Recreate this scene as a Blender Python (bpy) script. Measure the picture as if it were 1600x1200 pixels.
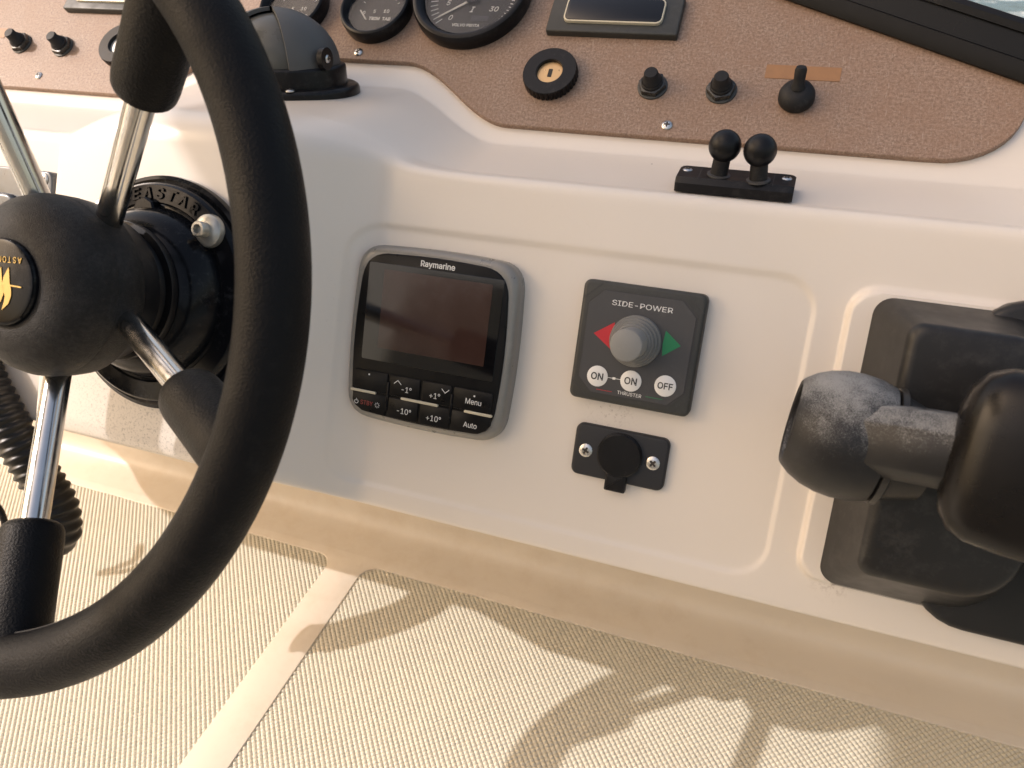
import bpy, bmesh, math, random
from mathutils import Vector, Matrix
random.seed(7)
R = math.radians
sc = bpy.context.scene
for o in list(bpy.data.objects):
    bpy.data.objects.remove(o)

# ------------------------------------------------------------------ camera
cam_d = bpy.data.cameras.new('camera')
cam = bpy.data.objects.new('camera', cam_d)
sc.collection.objects.link(cam)
cam_d.sensor_width = 36.0
cam_d.lens = 27.0
cam_d.clip_start = 0.01
cam_d.clip_end = 6000
c_right = Vector((0.93762242, 0.34648642, -0.02848448))
c_down = Vector((0.17423732, -0.53923649, -0.82393287))
c_fwd = Vector((-0.30084142, 0.76757487, -0.56597108))
mw = Matrix((( c_right.x, -c_down.x, -c_fwd.x, 0.2027),
             ( c_right.y, -c_down.y, -c_fwd.y, -0.3824),
             ( c_right.z, -c_down.z, -c_fwd.z, 0.2602),
             (0, 0, 0, 1)))
cam.matrix_world = mw
cam_d.dof.use_dof = True
cam_d.dof.focus_distance = 0.50
cam_d.dof.aperture_fstop = 13.0
sc.camera = cam
sc.render.resolution_x = 1024
sc.render.resolution_y = 768

# ------------------------------------------------------------------ world, sun, exposure
SUN = Vector((-1.10, -0.49, 1.0)).normalized()          # direction towards the sun
elev = math.asin(SUN.z)
azim = math.atan2(SUN.x, SUN.y)
world = bpy.data.worlds.new('World')
sc.world = world
world.use_nodes = True
wn = world.node_tree
bg = wn.nodes['Background']
sky = wn.nodes.new('ShaderNodeTexSky')
sky.sky_type = 'NISHITA'
sky.sun_disc = False
sky.sun_elevation = elev
sky.sun_rotation = azim % (2*math.pi)
sky.air_density = 1.7
sky.dust_density = 6.0
sky.ozone_density = 0.6
wn.links.new(sky.outputs[0], bg.inputs[0])
bg.inputs[1].default_value = 0.15
sun_d = bpy.data.lights.new('sun', 'SUN')
sun_d.energy = 2.0
sun_d.angle = R(0.53)
sun_d.color = (0.91, 0.95, 1.0)
sun = bpy.data.objects.new('sun', sun_d)
sc.collection.objects.link(sun)
sun.rotation_euler = (-SUN).to_track_quat('-Z', 'Y').to_euler()
sc.view_settings.view_transform = 'Standard'
sc.view_settings.look = 'None'
sc.view_settings.gamma = 1.0
sc.view_settings.use_curve_mapping = False
sc.view_settings.exposure = 0.66
sc.view_settings.use_white_balance = True
sc.view_settings.white_balance_temperature = 7200
sc.view_settings.white_balance_tint = 18

# ------------------------------------------------------------------ materials
def nmat(name):
    m = bpy.data.materials.new(name)
    m.use_nodes = True
    return m, m.node_tree.nodes, m.node_tree.links, m.node_tree.nodes['Principled BSDF']

def noise(N, L, scale, detail=4, coord=None, rough=0.55):
    n = N.new('ShaderNodeTexNoise')
    n.inputs['Scale'].default_value = scale
    n.inputs['Detail'].default_value = detail
    n.inputs['Roughness'].default_value = rough
    if coord: L.new(coord, n.inputs['Vector'])
    return n

def ramp(N, L, src, a, b, ca=(0, 0, 0, 1), cb=(1, 1, 1, 1)):
    r = N.new('ShaderNodeValToRGB')
    r.color_ramp.elements[0].position = a
    r.color_ramp.elements[1].position = b
    r.color_ramp.elements[0].color = ca
    r.color_ramp.elements[1].color = cb
    L.new(src, r.inputs[0])
    return r

def mixc(N, L, fac, a, b):
    m = N.new('ShaderNodeMix')
    m.data_type = 'RGBA'
    for sock, v in ((m.inputs[0], fac), (m.inputs[6], a), (m.inputs[7], b)):
        if hasattr(v, 'links'): L.new(v, sock)
        elif isinstance(v, (int, float)): sock.default_value = v
        else: sock.default_value = (*v, 1) if len(v) == 3 else v
    return m.outputs[2]

def mat(name, col, rough=0.5, metal=0.0, var=0.06, ns=60, bump=0.0, bs=400, coat=0.0, spec=0.5,
        rvar=0.08, dust=0.0, dustcol=(0.55, 0.52, 0.46), ds=220, dthr=(0.55, 0.75)):
    m, N, L, P = nmat(name)
    tc = N.new('ShaderNodeTexCoord')
    co = tc.outputs['Object']
    n = noise(N, L, ns, 5, co)
    a = tuple(c*(1-var) for c in col)
    b = tuple(min(1, c*(1+var)) for c in col)
    out = mixc(N, L, n.outputs['Fac'], a, b)
    rr = ramp(N, L, n.outputs['Fac'], 0.3, 0.7, (max(0, rough-rvar),)*3+(1,), (min(1, rough+rvar),)*3+(1,))
    rsock = rr.outputs[0]
    if dust > 0:
        d = noise(N, L, ds, 8, co, 0.75)
        d2 = noise(N, L, ds*0.12, 3, co)
        mul = N.new('ShaderNodeMath'); mul.operation = 'MULTIPLY'
        add = N.new('ShaderNodeMath'); add.operation = 'ADD'; add.inputs[1].default_value = 0.5
        L.new(d2.outputs['Fac'], add.inputs[0])
        L.new(d.outputs['Fac'], mul.inputs[0]); L.new(add.outputs[0], mul.inputs[1])
        dr = ramp(N, L, mul.outputs[0], *dthr)
        sc_ = N.new('ShaderNodeMath'); sc_.operation = 'MULTIPLY'; sc_.inputs[1].default_value = dust
        L.new(dr.outputs[0], sc_.inputs[0])
        out = mixc(N, L, sc_.outputs[0], out, dustcol)
    L.new(out, P.inputs['Base Color'])
    L.new(rsock, P.inputs['Roughness'])
    P.inputs['Metallic'].default_value = metal
    P.inputs['Specular IOR Level'].default_value = spec
    P.inputs['Coat Weight'].default_value = coat
    P.inputs['Coat Roughness'].default_value = 0.08
    if bump > 0:
        bn = noise(N, L, bs, 3, co)
        B = N.new('ShaderNodeBump')
        B.inputs['Strength'].default_value = bump
        B.inputs['Distance'].default_value = 0.0006
        L.new(bn.outputs['Fac'], B.inputs['Height'])
        L.new(B.outputs[0], P.inputs['Normal'])
    return m

def gelcoat():
    m, N, L, P = nmat('gelcoat_cream')
    co = N.new('ShaderNodeTexCoord').outputs['Object']
    n = noise(N, L, 7, 5, co)
    base = mixc(N, L, n.outputs['Fac'], (0.700, 0.635, 0.560), (0.735, 0.668, 0.592))
    # yellowed streaks
    y = noise(N, L, 16, 3, co)
    yr = ramp(N, L, y.outputs['Fac'], 0.50, 0.85, (0, 0, 0, 1), (0.14, 0.14, 0.14, 1))
    base = mixc(N, L, yr.outputs[0], base, (0.70, 0.59, 0.44))
    # small dark specks scattered over the moulding
    v = N.new('ShaderNodeTexVoronoi'); v.inputs['Scale'].default_value = 34
    L.new(co, v.inputs['Vector'])
    vr = ramp(N, L, v.outputs['Distance'], 0.022, 0.032, (1, 1, 1, 1), (0, 0, 0, 1))
    vs = N.new('ShaderNodeSeparateColor'); L.new(v.outputs['Color'], vs.inputs[0])
    vt = ramp(N, L, vs.outputs[0], 0.72, 0.74)
    vm = N.new('ShaderNodeMath'); vm.operation = 'MULTIPLY'
    L.new(vr.outputs[0], vm.inputs[0]); L.new(vt.outputs[0], vm.inputs[1])
    base = mixc(N, L, vm.outputs[0], base, (0.10, 0.075, 0.055))
    # grime below the helm pump
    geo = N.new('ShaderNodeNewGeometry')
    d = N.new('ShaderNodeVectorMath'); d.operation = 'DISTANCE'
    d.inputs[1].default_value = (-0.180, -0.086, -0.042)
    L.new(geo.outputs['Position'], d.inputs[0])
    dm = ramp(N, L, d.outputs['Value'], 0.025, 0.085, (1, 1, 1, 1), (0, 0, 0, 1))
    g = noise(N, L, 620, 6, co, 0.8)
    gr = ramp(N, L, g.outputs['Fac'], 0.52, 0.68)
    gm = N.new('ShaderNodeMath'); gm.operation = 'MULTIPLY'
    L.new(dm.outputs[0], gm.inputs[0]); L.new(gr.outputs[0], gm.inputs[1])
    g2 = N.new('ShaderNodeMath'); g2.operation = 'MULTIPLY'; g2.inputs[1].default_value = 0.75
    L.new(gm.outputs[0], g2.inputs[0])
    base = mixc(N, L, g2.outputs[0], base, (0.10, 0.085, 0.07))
    for cen, r0, r1, amt, sc_n, thr in (((0.121, -0.0100, -0.0200), 0.004, 0.020, 0.45, 480, 0.54), ((0.262, -0.042, -0.086), 0.003, 0.014, 0.4, 300, 0.50), ((-0.05, -0.010, 0.02), 0.01, 0.05, 0.25, 500, 0.60), ((0.05, 0.15, 0.096), 0.02, 0.20, 0.22, 420, 0.62)):
        d = N.new('ShaderNodeVectorMath'); d.operation = 'DISTANCE'; d.inputs[1].default_value = cen
        L.new(geo.outputs['Position'], d.inputs[0])
        dm = ramp(N, L, d.outputs['Value'], r0, r1, (amt,)*3+(1,), (0, 0, 0, 1))
        g = noise(N, L, sc_n, 6, co, 0.75)
        gr = ramp(N, L, g.outputs['Fac'], thr, thr+0.10)
        gm = N.new('ShaderNodeMath'); gm.operation = 'MULTIPLY'
        L.new(dm.outputs[0], gm.inputs[0]); L.new(gr.outputs[0], gm.inputs[1])
        base = mixc(N, L, gm.outputs[0], base, (0.22, 0.15, 0.10))
    L.new(base, P.inputs['Base Color'])
    rr = ramp(N, L, n.outputs['Fac'], 0.3, 0.7, (0.285,)*3+(1,), (0.40,)*3+(1,))
    L.new(rr.outputs[0], P.inputs['Roughness'])
    P.inputs['Coat Weight'].default_value = 0.35
    P.inputs['Coat Roughness'].default_value = 0.29
    bn = noise(N, L, 26, 4, co)
    B = N.new('ShaderNodeBump'); B.inputs['Strength'].default_value = 0.10; B.inputs['Distance'].default_value = 0.002
    L.new(bn.outputs['Fac'], B.inputs['Height']); L.new(B.outputs[0], P.inputs['Normal'])
    return m

def board_mat():
    m, N, L, P = nmat('mottled_brown_laminate')
    co = N.new('ShaderNodeTexCoord').outputs['Object']
    n1 = noise(N, L, 520, 6, co, 0.8)
    n2 = noise(N, L, 26, 6, co, 0.7)
    r1 = ramp(N, L, n1.outputs['Fac'], 0.38, 0.64)
    a = mixc(N, L, r1.outputs[0], (0.160, 0.098, 0.066), (0.370, 0.258, 0.190))
    r2 = ramp(N, L, n2.outputs['Fac'], 0.38, 0.66, (0, 0, 0, 1), (0.55, 0.55, 0.55, 1))
    a = mixc(N, L, r2.outputs[0], a, (0.240, 0.138, 0.085))
    for rz, sc3, col_ in ((0.5, (1, 0.16, 1), (0.40, 0.315, 0.255)), (-0.7, (0.15, 1, 1), (0.36, 0.28, 0.22)), (1.2, (1, 0.2, 1), (0.105, 0.068, 0.05))):
        mp = N.new('ShaderNodeMapping'); mp.inputs['Rotation'].default_value = (0, 0, rz); mp.inputs['Scale'].default_value = sc3
        L.new(co, mp.inputs['Vector'])
        nf = noise(N, L, 900, 3, mp.outputs[0], 0.6)
        fr = ramp(N, L, nf.outputs['Fac'], 0.60, 0.70, (0, 0, 0, 1), (0.55, 0.55, 0.55, 1))
        a = mixc(N, L, fr.outputs[0], a, col_)
    L.new(a, P.inputs['Base Color'])
    P.inputs['Roughness'].default_value = 0.55
    B = N.new('ShaderNodeBump'); B.inputs['Strength'].default_value = 0.25; B.inputs['Distance'].default_value = 0.0004
    L.new(n1.outputs['Fac'], B.inputs['Height']); L.new(B.outputs[0], P.inputs['Normal'])
    return m

M = {}
M['gel'] = gelcoat()
M['board'] = board_mat()
M['floor'] = mat('floor_gelcoat', (0.610, 0.562, 0.448), 0.45, var=0.07, ns=22, rvar=0.1, dust=0.25, dustcol=(0.45, 0.36, 0.24), ds=60, dthr=(0.55, 0.8))
M['leather'] = mat('black_leather', (0.0038, 0.0037, 0.0042), 0.48, spec=0.15, var=0.25, ns=14, bump=0.75, bs=900, rvar=0.16, dust=0.05, dustcol=(0.2, 0.18, 0.16), ds=90)
M['hub'] = mat('black_hub_vinyl', (0.0095, 0.009, 0.009), 0.52, spec=0.24, var=0.3, ns=40, bump=0.8, bs=1500, dust=0.28, dustcol=(0.09, 0.085, 0.08), ds=420, dthr=(0.42, 0.75))
M['blackplastic'] = mat('black_plastic', (0.006, 0.006, 0.007), 0.36, spec=0.25, var=0.2, ns=80, dust=0.10, dustcol=(0.16, 0.15, 0.14), ds=240)
M['blackgloss'] = mat('black_glossy_enamel', (0.005, 0.0055, 0.007), 0.16, spec=0.15, var=0.2, ns=70, dust=0.12, dustcol=(0.20, 0.20, 0.20), ds=260, coat=0.0)
M['blackmatte'] = mat('black_matte_rubber', (0.011, 0.011, 0.012), 0.60, spec=0.3, var=0.2, ns=90, bump=0.2, bs=700, dust=0.12, dustcol=(0.15, 0.15, 0.14), ds=260)
M['gunmetal'] = mat('grey_bezel_plastic', (0.235, 0.225, 0.205), 0.34, metal=0.25, var=0.06, ns=120, dust=0.1, ds=300)
M['charcoal'] = mat('charcoal_plastic', (0.047, 0.047, 0.049), 0.48, var=0.1, ns=120, dust=0.06, dustcol=(0.2, 0.2, 0.19), ds=300)
M['framegrey'] = mat('dark_olive_frame', (0.030, 0.031, 0.028), 0.5, var=0.12, ns=120, dust=0.06, dustcol=(0.2, 0.2, 0.18), ds=300)
M['screenglass'] = mat('display_cover_glass', (0.004, 0.004, 0.005), 0.07, var=0.1, ns=60, spec=0.42, rvar=0.03)
M['lcd'] = mat('dark_lcd', (0.042, 0.022, 0.018), 0.10, spec=0.36, var=0.3, ns=35, rvar=0.06, dust=0.08, dustcol=(0.10, 0.09, 0.09), ds=140)
M['key'] = mat('black_keypad_rubber', (0.004, 0.004, 0.0045), 0.34, spec=0.2, var=0.15, ns=90)
M['white'] = mat('white_print', (0.72, 0.72, 0.70), 0.5, var=0.03, ns=100)
M['palegold'] = mat('pale_gold_bar', (0.55, 0.50, 0.38), 0.42, metal=0.2, var=0.05)
M['redprint'] = mat('red_print', (0.28, 0.035, 0.03), 0.5, var=0.05)
M['red'] = mat('red_arrow_print', (0.50, 0.02, 0.03), 0.5, var=0.05)
M['green'] = mat('green_arrow_print', (0.0, 0.20, 0.075), 0.5, var=0.05)
M['greyrubber'] = mat('grey_joystick_rubber', (0.215, 0.215, 0.205), 0.5, var=0.06, ns=90, dust=0.08, ds=260)
M['darkprint'] = mat('dark_print', (0.03, 0.03, 0.03), 0.5, var=0.05)
M['chrome'] = mat('polished_stainless', (0.62, 0.60, 0.57), 0.17, metal=1.0, var=0.12, ns=90, rvar=0.07, dust=0.25, dustcol=(0.30, 0.24, 0.17), ds=380, dthr=(0.6, 0.9))
M['steel'] = mat('stainless_screw', (0.58, 0.57, 0.55), 0.28, metal=1.0, var=0.08, ns=300)
M['recess'] = mat('screw_recess', (0.03, 0.025, 0.02), 0.7, var=0.1)
M['washer'] = mat('grey_washer', (0.45, 0.44, 0.40), 0.35, metal=0.7, var=0.1, ns=200)
M['brass'] = mat('brass_lock', (0.62, 0.40, 0.20), 0.35, metal=0.55, var=0.06, ns=200)
M['silverlock'] = mat('silver_lock', (0.62, 0.61, 0.57), 0.4, metal=0.5, var=0.06, ns=200)
M['gold'] = mat('gold_emblem', (0.43, 0.295, 0.10), 0.34, metal=0.55, var=0.06)
M['dial'] = mat('dial_black', (0.022, 0.019, 0.016), 0.5, var=0.1)
M['dialprint'] = mat('dial_print', (0.80, 0.78, 0.72), 0.5, var=0.03)
M['needle'] = mat('dial_needle', (0.66, 0.63, 0.56), 0.45, var=0.03)
def throttle_mat():
    m, N, L, P = nmat('salt_worn_throttle_black')
    co = N.new('ShaderNodeTexCoord').outputs['Object']
    geo = N.new('ShaderNodeNewGeometry')
    sp = N.new('ShaderNodeSeparateXYZ'); L.new(geo.outputs['Normal'], sp.inputs[0])
    up = ramp(N, L, sp.outputs[2], 0.15, 0.95, (0.0,)*3+(1,), (0.17,)*3+(1,))
    big = noise(N, L, 38, 5, co, 0.7); fine = noise(N, L, 2200, 6, co, 0.85)
    m1 = N.new('ShaderNodeMath'); m1.operation = 'MULTIPLY_ADD'; m1.inputs[1].default_value = 0.38
    L.new(big.outputs['Fac'], m1.inputs[0]); L.new(up.outputs[0], m1.inputs[2])
    m2 = N.new('ShaderNodeMath'); m2.operation = 'MULTIPLY_ADD'; m2.inputs[1].default_value = 0.70
    L.new(fine.outputs['Fac'], m2.inputs[0]); L.new(m1.outputs[0], m2.inputs[2])
    f = ramp(N, L, m2.outputs[0], 0.640, 0.735, (0, 0, 0, 1), (0.60,)*3+(1,))
    L.new(mixc(N, L, f.outputs[0], (0.011, 0.011, 0.012), (0.42, 0.42, 0.41)), P.inputs['Base Color'])
    rr = ramp(N, L, f.outputs[0], 0.0, 0.5, (0.36,)*3+(1,), (0.8,)*3+(1,))
    L.new(rr.outputs[0], P.inputs['Roughness']); P.inputs['Specular IOR Level'].default_value = 0.35
    B = N.new('ShaderNodeBump'); B.inputs['Strength'].default_value = 0.3; B.inputs['Distance'].default_value = 0.0004
    L.new(fine.outputs['Fac'], B.inputs['Height']); L.new(B.outputs[0], P.inputs['Normal'])
    return m
M['throttle'] = throttle_mat()
M['throttlebox'] = mat('throttle_housing_black', (0.016, 0.0155, 0.0152), 0.38, spec=0.32, var=0.2, ns=30, rvar=0.1, dust=0.10, dustcol=(0.2, 0.19, 0.18), ds=90)
M['grip'] = mat('throttle_grip_black', (0.0055, 0.0045, 0.0042), 0.30, spec=0.24, var=0.15, ns=40, rvar=0.08)
M['tint'] = mat('dark_brown_acrylic', (0.006, 0.0055, 0.0045), 0.25, spec=0.2, var=0.2, ns=12, rvar=0.05)
M['rail'] = mat('black_rail_rubber', (0.007, 0.0065, 0.006), 0.5, spec=0.2, var=0.2, ns=40)
M['hood'] = mat('compass_hood_grey', (0.075, 0.075, 0.073), 0.55, var=0.15, ns=60)
M['residue'] = mat('brown_glue_residue', (0.30, 0.150, 0.065), 0.5, var=0.18, ns=160)
M['fitting'] = mat('galvanised_grey_plate', (0.085, 0.092, 0.10), 0.34, metal=0.4, var=0.3, ns=160)
M['canvas'] = mat('cream_canvas', (0.66, 0.60, 0.50), 0.85, var=0.05, ns=40)
M['socketplate'] = mat('charcoal_socket_plate', (0.022, 0.0225, 0.025), 0.5, spec=0.35, var=0.1, ns=120)
M['domeglass'] = mat('smoky_compass_dome', (0.085, 0.085, 0.076), 0.30, var=0.35, ns=35, spec=0.4, dust=0.2, dustcol=(0.12, 0.12, 0.11), ds=60)
M['nut'] = mat('dull_black_nut', (0.020, 0.021, 0.020), 0.26, spec=0.5, var=0.3, ns=220, dust=0.3, dustcol=(0.20, 0.20, 0.18), ds=500)
M['cove'] = mat('tan_stained_cove', (0.680, 0.602, 0.500), 0.42, var=0.06, ns=14, rvar=0.06, dust=0.25, dustcol=(0.50, 0.37, 0.24), ds=40, dthr=(0.5, 0.8))
M['bootrubber'] = mat('grey_boot_rubber', (0.165, 0.165, 0.157), 0.55, var=0.08, ns=90, dust=0.08, ds=260)
M['hose'] = mat('black_hose', (0.007, 0.007, 0.0075), 0.36, spec=0.3, var=0.2, ns=120, dust=0.08, dustcol=(0.2, 0.18, 0.15), ds=260)

def glass_mat(name, tint, rough):
    m, N, L, P = nmat(name)
    n = noise(N, L, 40, 3, N.new('ShaderNodeTexCoord').outputs['Object'])
    rr = ramp(N, L, n.outputs['Fac'], 0.3, 0.7, (rough,)*3+(1,), (rough+0.06,)*3+(1,))
    L.new(rr.outputs[0], P.inputs['Roughness'])
    P.inputs['Base Color'].default_value = (*tint, 1)
    P.inputs['Transmission Weight'].default_value = 1.0
    P.inputs['IOR'].default_value = 1.25
    return m
M['gaugeglass'] = glass_mat('gauge_glass', (0.92, 0.92, 0.92), 0.02)
M['smoke'] = glass_mat('smoked_compass_glass', (0.30, 0.29, 0.27), 0.12)

def sea_mat():
    m, N, L, P = nmat('sea_water')
    co = N.new('ShaderNodeTexCoord').outputs['Object']
    n = noise(N, L, 0.9, 8, co, 0.6)
    f = ramp(N, L, n.outputs['Fac'], 0.52, 0.66)
    L.new(mixc(N, L, f.outputs[0], (0.10, 0.17, 0.20), (0.62, 0.66, 0.66)), P.inputs['Base Color'])
    P.inputs['Roughness'].default_value = 0.2
    B = N.new('ShaderNodeBump'); B.inputs['Strength'].default_value = 0.6; B.inputs['Distance'].default_value = 0.3
    L.new(n.outputs['Fac'], B.inputs['Height']); L.new(B.outputs[0], P.inputs['Normal'])
    return m
M['sea'] = sea_mat()

# ------------------------------------------------------------------ mesh helpers
def frame(o, ex, ey, ez):
    return Matrix(((ex[0], ey[0], ez[0], o[0]), (ex[1], ey[1], ez[1], o[1]), (ex[2], ey[2], ez[2], o[2]), (0, 0, 0, 1)))

class MB:
    def __init__(s): s.v = []; s.f = []
    def add(s, v, f, T=None):
        k = len(s.v)
        s.v += [tuple(T @ Vector(p)) if T else tuple(p) for p in v]
        s.f += [tuple(i+k for i in q) for q in f]
        return s
    def loops(s, L, cap0=True, cap1=True, closed=True, T=None):
        n = len(L[0]); v = [p for l in L for p in l]; f = []
        for i in range(len(L)-1):
            for j in range(n if closed else n-1):
                a = i*n+j; b = i*n+(j+1) % n
                f.append((a, b, b+n, a+n))
        if cap0: f.append(tuple(range(n-1, -1, -1)))
        if cap1: f.append(tuple(range((len(L)-1)*n, len(L)*n)))
        return s.add(v, f, T)
    def lathe(s, prof, n=40, T=None):
        # prof: list of (r, z) ; axis z
        L = [[(r*math.cos(2*math.pi*k/n), r*math.sin(2*math.pi*k/n), z) for k in range(n)] for r, z in prof]
        return s.loops(L, prof[0][0] > 1e-6, prof[-1][0] > 1e-6, True, T)
    def puck(s, out, z0, z1, r=0.0, seg=4, T=None, r0=0.0):
        nrm = vnorm(out); L = []
        if r0 > 0:
            L.append([(p[0]-q[0]*r0, p[1]-q[1]*r0, z0) for p, q in zip(out, nrm)]); L.append([(p[0], p[1], z0+r0) for p in out])
        else: L.append([(p[0], p[1], z0) for p in out])
        if r > 0:
            for k in range(seg+1):
                a = math.pi/2*k/seg
                i = r*(1-math.cos(a))
                L.append([(p[0]-q[0]*i, p[1]-q[1]*i, z1-r+r*math.sin(a)) for p, q in zip(out, nrm)])
        else: L.append([(p[0], p[1], z1) for p in out])
        return s.loops(L, T=T)
    def tube(s, path, rad, n=16, T=None, closed=False):
        P = [Vector(p) for p in path]; L = []
        if not isinstance(rad, (list, tuple)): rad = [rad]*len(P)
        up = None
        for i, p in enumerate(P):
            if closed: t = (P[(i+1) % len(P)]-P[i-1])
            else: t = P[min(i+1, len(P)-1)]-P[max(i-1, 0)]
            t.normalize()
            if up is None:
                up = t.orthogonal().normalized()
            up = (up-t*up.dot(t)).normalized(); w = t.cross(up)
            L.append([tuple(p+(up*math.cos(2*math.pi*k/n)+w*math.sin(2*math.pi*k/n))*rad[i]) for k in range(n)])
        if closed: L.append(L[0])
        return s.loops(L, not closed, not closed, True, T)
    def sphere(s, c, r, n=32, m=16, T=None, sc_=(1, 1, 1)):
        L = []
        for i in range(m+1):
            a = math.pi*i/m; rr = max(1e-5, math.sin(a))*r
            L.append([(c[0]+rr*math.cos(2*math.pi*k/n)*sc_[0], c[1]+rr*math.sin(2*math.pi*k/n)*sc_[1], c[2]-r*math.cos(a)*sc_[2]) for k in range(n)])
        return s.loops(L, T=T)
    def build(s, name, m, parent=None, T=None, smooth=True, angle=38):
        me = bpy.data.meshes.new(name)
        me.from_pydata(s.v, [], s.f)
        me.validate()
        bm = bmesh.new(); bm.from_mesh(me)
        bmesh.ops.remove_doubles(bm, verts=bm.verts, dist=1e-7)
        bmesh.ops.recalc_face_normals(bm, faces=bm.faces)
        bm.to_mesh(me); bm.free()
        return obj(name, me, m, parent, T, smooth, angle)

def obj(name, me, m, parent=None, T=None, smooth=True, angle=38):
    if smooth:
        for p in me.polygons: p.use_smooth = True
        me.set_sharp_from_angle(angle=R(angle))
    if m is not None and not me.materials:
        me.materials.append(M[m] if isinstance(m, str) else m)
    o = bpy.data.objects.new(name, me)
    sc.collection.objects.link(o)
    if parent: o.parent = parent
    if T is not None: o.matrix_local = T
    return o

def vnorm(o):
    n = len(o); r = []
    area = sum(o[i][0]*o[(i+1) % n][1]-o[(i+1) % n][0]*o[i][1] for i in range(n))
    s = 1 if area > 0 else -1
    for i in range(n):
        a = Vector(o[i])-Vector(o[i-1]); b = Vector(o[(i+1) % n])-Vector(o[i])
        a = Vector((a.y, -a.x)).normalized()*s; b = Vector((b.y, -b.x)).normalized()*s
        m = a+b
        d = max(0.35, m.length/2)
        m.normalize()
        r.append((m.x/d, m.y/d))
    return r

def lerp(a, b, t): return a+(b-a)*t
def sst(a, b, x):
    t = max(0, min(1, (x-a)/(b-a))); return t*t*(3-2*t)

def catmull(P, m):
    out = []
    for i in range(1, len(P)-2):
        a, b_, c_, d_ = P[i-1], P[i], P[i+1], P[i+2]
        for k in range(m):
            t_ = k/m
            out.append(0.5*((2*b_)+(c_-a)*t_+(2*a-5*b_+4*c_-d_)*t_*t_+(3*b_-a-3*c_+d_)*t_**3))
    return out

def rrect(cx, cy, w, h, r, seg=6):
    o = []
    for sx, sy, a0 in ((1, 1, 0), (-1, 1, 90), (-1, -1, 180), (1, -1, 270)):
        for k in range(seg+1):
            a = R(a0+90*k/seg)
            o.append((cx+sx*(w/2-r)+r*math.cos(a), cy+sy*(h/2-r)+r*math.sin(a)))
    return o

def circ(cx, cy, rx, n=32, ry=None, a0=0):
    ry = ry or rx
    return [(cx+rx*math.cos(a0+2*math.pi*k/n), cy+ry*math.sin(a0+2*math.pi*k/n)) for k in range(n)]

def thing(name, label, cat, T=None, group=None):
    o = bpy.data.objects.new(name, None)
    o.empty_display_size = 0.02
    sc.collection.objects.link(o)
    if T is not None: o.matrix_world = T
    o['label'] = label; o['category'] = cat
    if group: o['group'] = group
    return o

def tag(o, label, cat, group=None):
    o['label'] = label; o['category'] = cat
    if group: o['group'] = group
    return o

def struct(o): o['kind'] = 'structure'; return o

def copy_tree(o, parent=None):
    c = o.copy(); sc.collection.objects.link(c)
    c.parent = parent
    for ch in o.children: copy_tree(ch, c)
    return c

import os
FONT = None
try:
    FONT = bpy.data.fonts.load(os.path.join(bpy.utils.resource_path('LOCAL'), 'datafiles', 'fonts', 'Inter.woff2'))
except Exception:
    FONT = None

def text(name, body, size, m, parent, x, y, z, extrude=0.00012, sx=1.0, rot=0.0, align='CENTER', shear=0.0, bold=0.0):
    cu = bpy.data.curves.new('txt', 'FONT')
    if FONT: cu.font = FONT
    cu.body = body; cu.size = size*(1.28 if FONT else 1.0); cu.extrude = extrude
    cu.align_x = align; cu.align_y = 'CENTER'; cu.shear = shear
    cu.offset = bold
    cu.resolution_u = 3
    t = bpy.data.objects.new('txt', cu)
    sc.collection.objects.link(t)
    dg = bpy.context.evaluated_depsgraph_get()
    me = bpy.data.meshes.new_from_object(t.evaluated_get(dg))
    bpy.data.objects.remove(t)
    me.name = name
    me.materials.clear()
    T = Matrix.Translation((x, y, z)) @ Matrix.Rotation(rot, 4, 'Z') @ Matrix.Diagonal((sx, 1, 1, 1))
    return obj(name, me, m, parent, T, False)

def screw(name, parent, x, y, z, r=0.0035, h=0.0012, slot='cross', m='steel', T=None):
    b = MB().lathe([(r*0.2, 0), (r, 0), (r, h*0.35), (r*0.8, h*0.8), (r*0.35, h), (0, h)], 20)
    s = b.build(name, m, parent, T if T is not None else Matrix.Translation((x, y, z)) @ Matrix.Rotation(random.uniform(0, 1.5), 4, 'Z'))
    q = MB().puck(rrect(0, 0, r*1.1, r*0.3, r*0.1, 2), h*0.6, h+0.00012)
    q.puck(rrect(0, 0, r*0.3, r*1.1, r*0.1, 2), h*0.6, h+0.00016)
    q.build('screw_slot', 'recess', s)
    return s


# ------------------------------------------------------------------ reference frames of the place
TH = R(25.6)
Fu = Vector((0, math.sin(TH), math.cos(TH))); Fn = Vector((0, -math.cos(TH), math.sin(TH)))
FACE = frame((0, 0, 0), (1, 0, 0), Fu, Fn)
TP = R(51)
Pu = Vector((0, math.sin(TP), math.cos(TP))); Pn = Vector((0, -math.cos(TP), math.sin(TP)))
P0 = Vector((0, 0.134, 0.104))
PANEL = frame(P0, (1, 0, 0), Pu, Pn)
TW = R(29.75)
We2 = Vector((0, math.sin(TW), math.cos(TW))); Wn = Vector((0, -math.cos(TW), math.sin(TW)))
WC = Vector((-0.1695, -0.171, 0.104))
WHEEL = frame(WC, (1, 0, 0), We2, Wn)
HX = -0.1695
ZF = -0.36

# ------------------------------------------------------------------ sea, floor
me = bpy.data.meshes.new('sea')
me.from_pydata([(-3000, -3000, -3.2), (3000, -3000, -3.2), (3000, 3000, -3.2), (-3000, 3000, -3.2)], [], [(0, 1, 2, 3)])
struct(obj('sea', me, 'sea', smooth=False))

fl = MB()
fl.puck(rrect(-0.15, -0.55, 2.9, 1.42, 0.05), ZF-0.03, ZF)
floor = struct(fl.build('floor', 'floor'))

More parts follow.
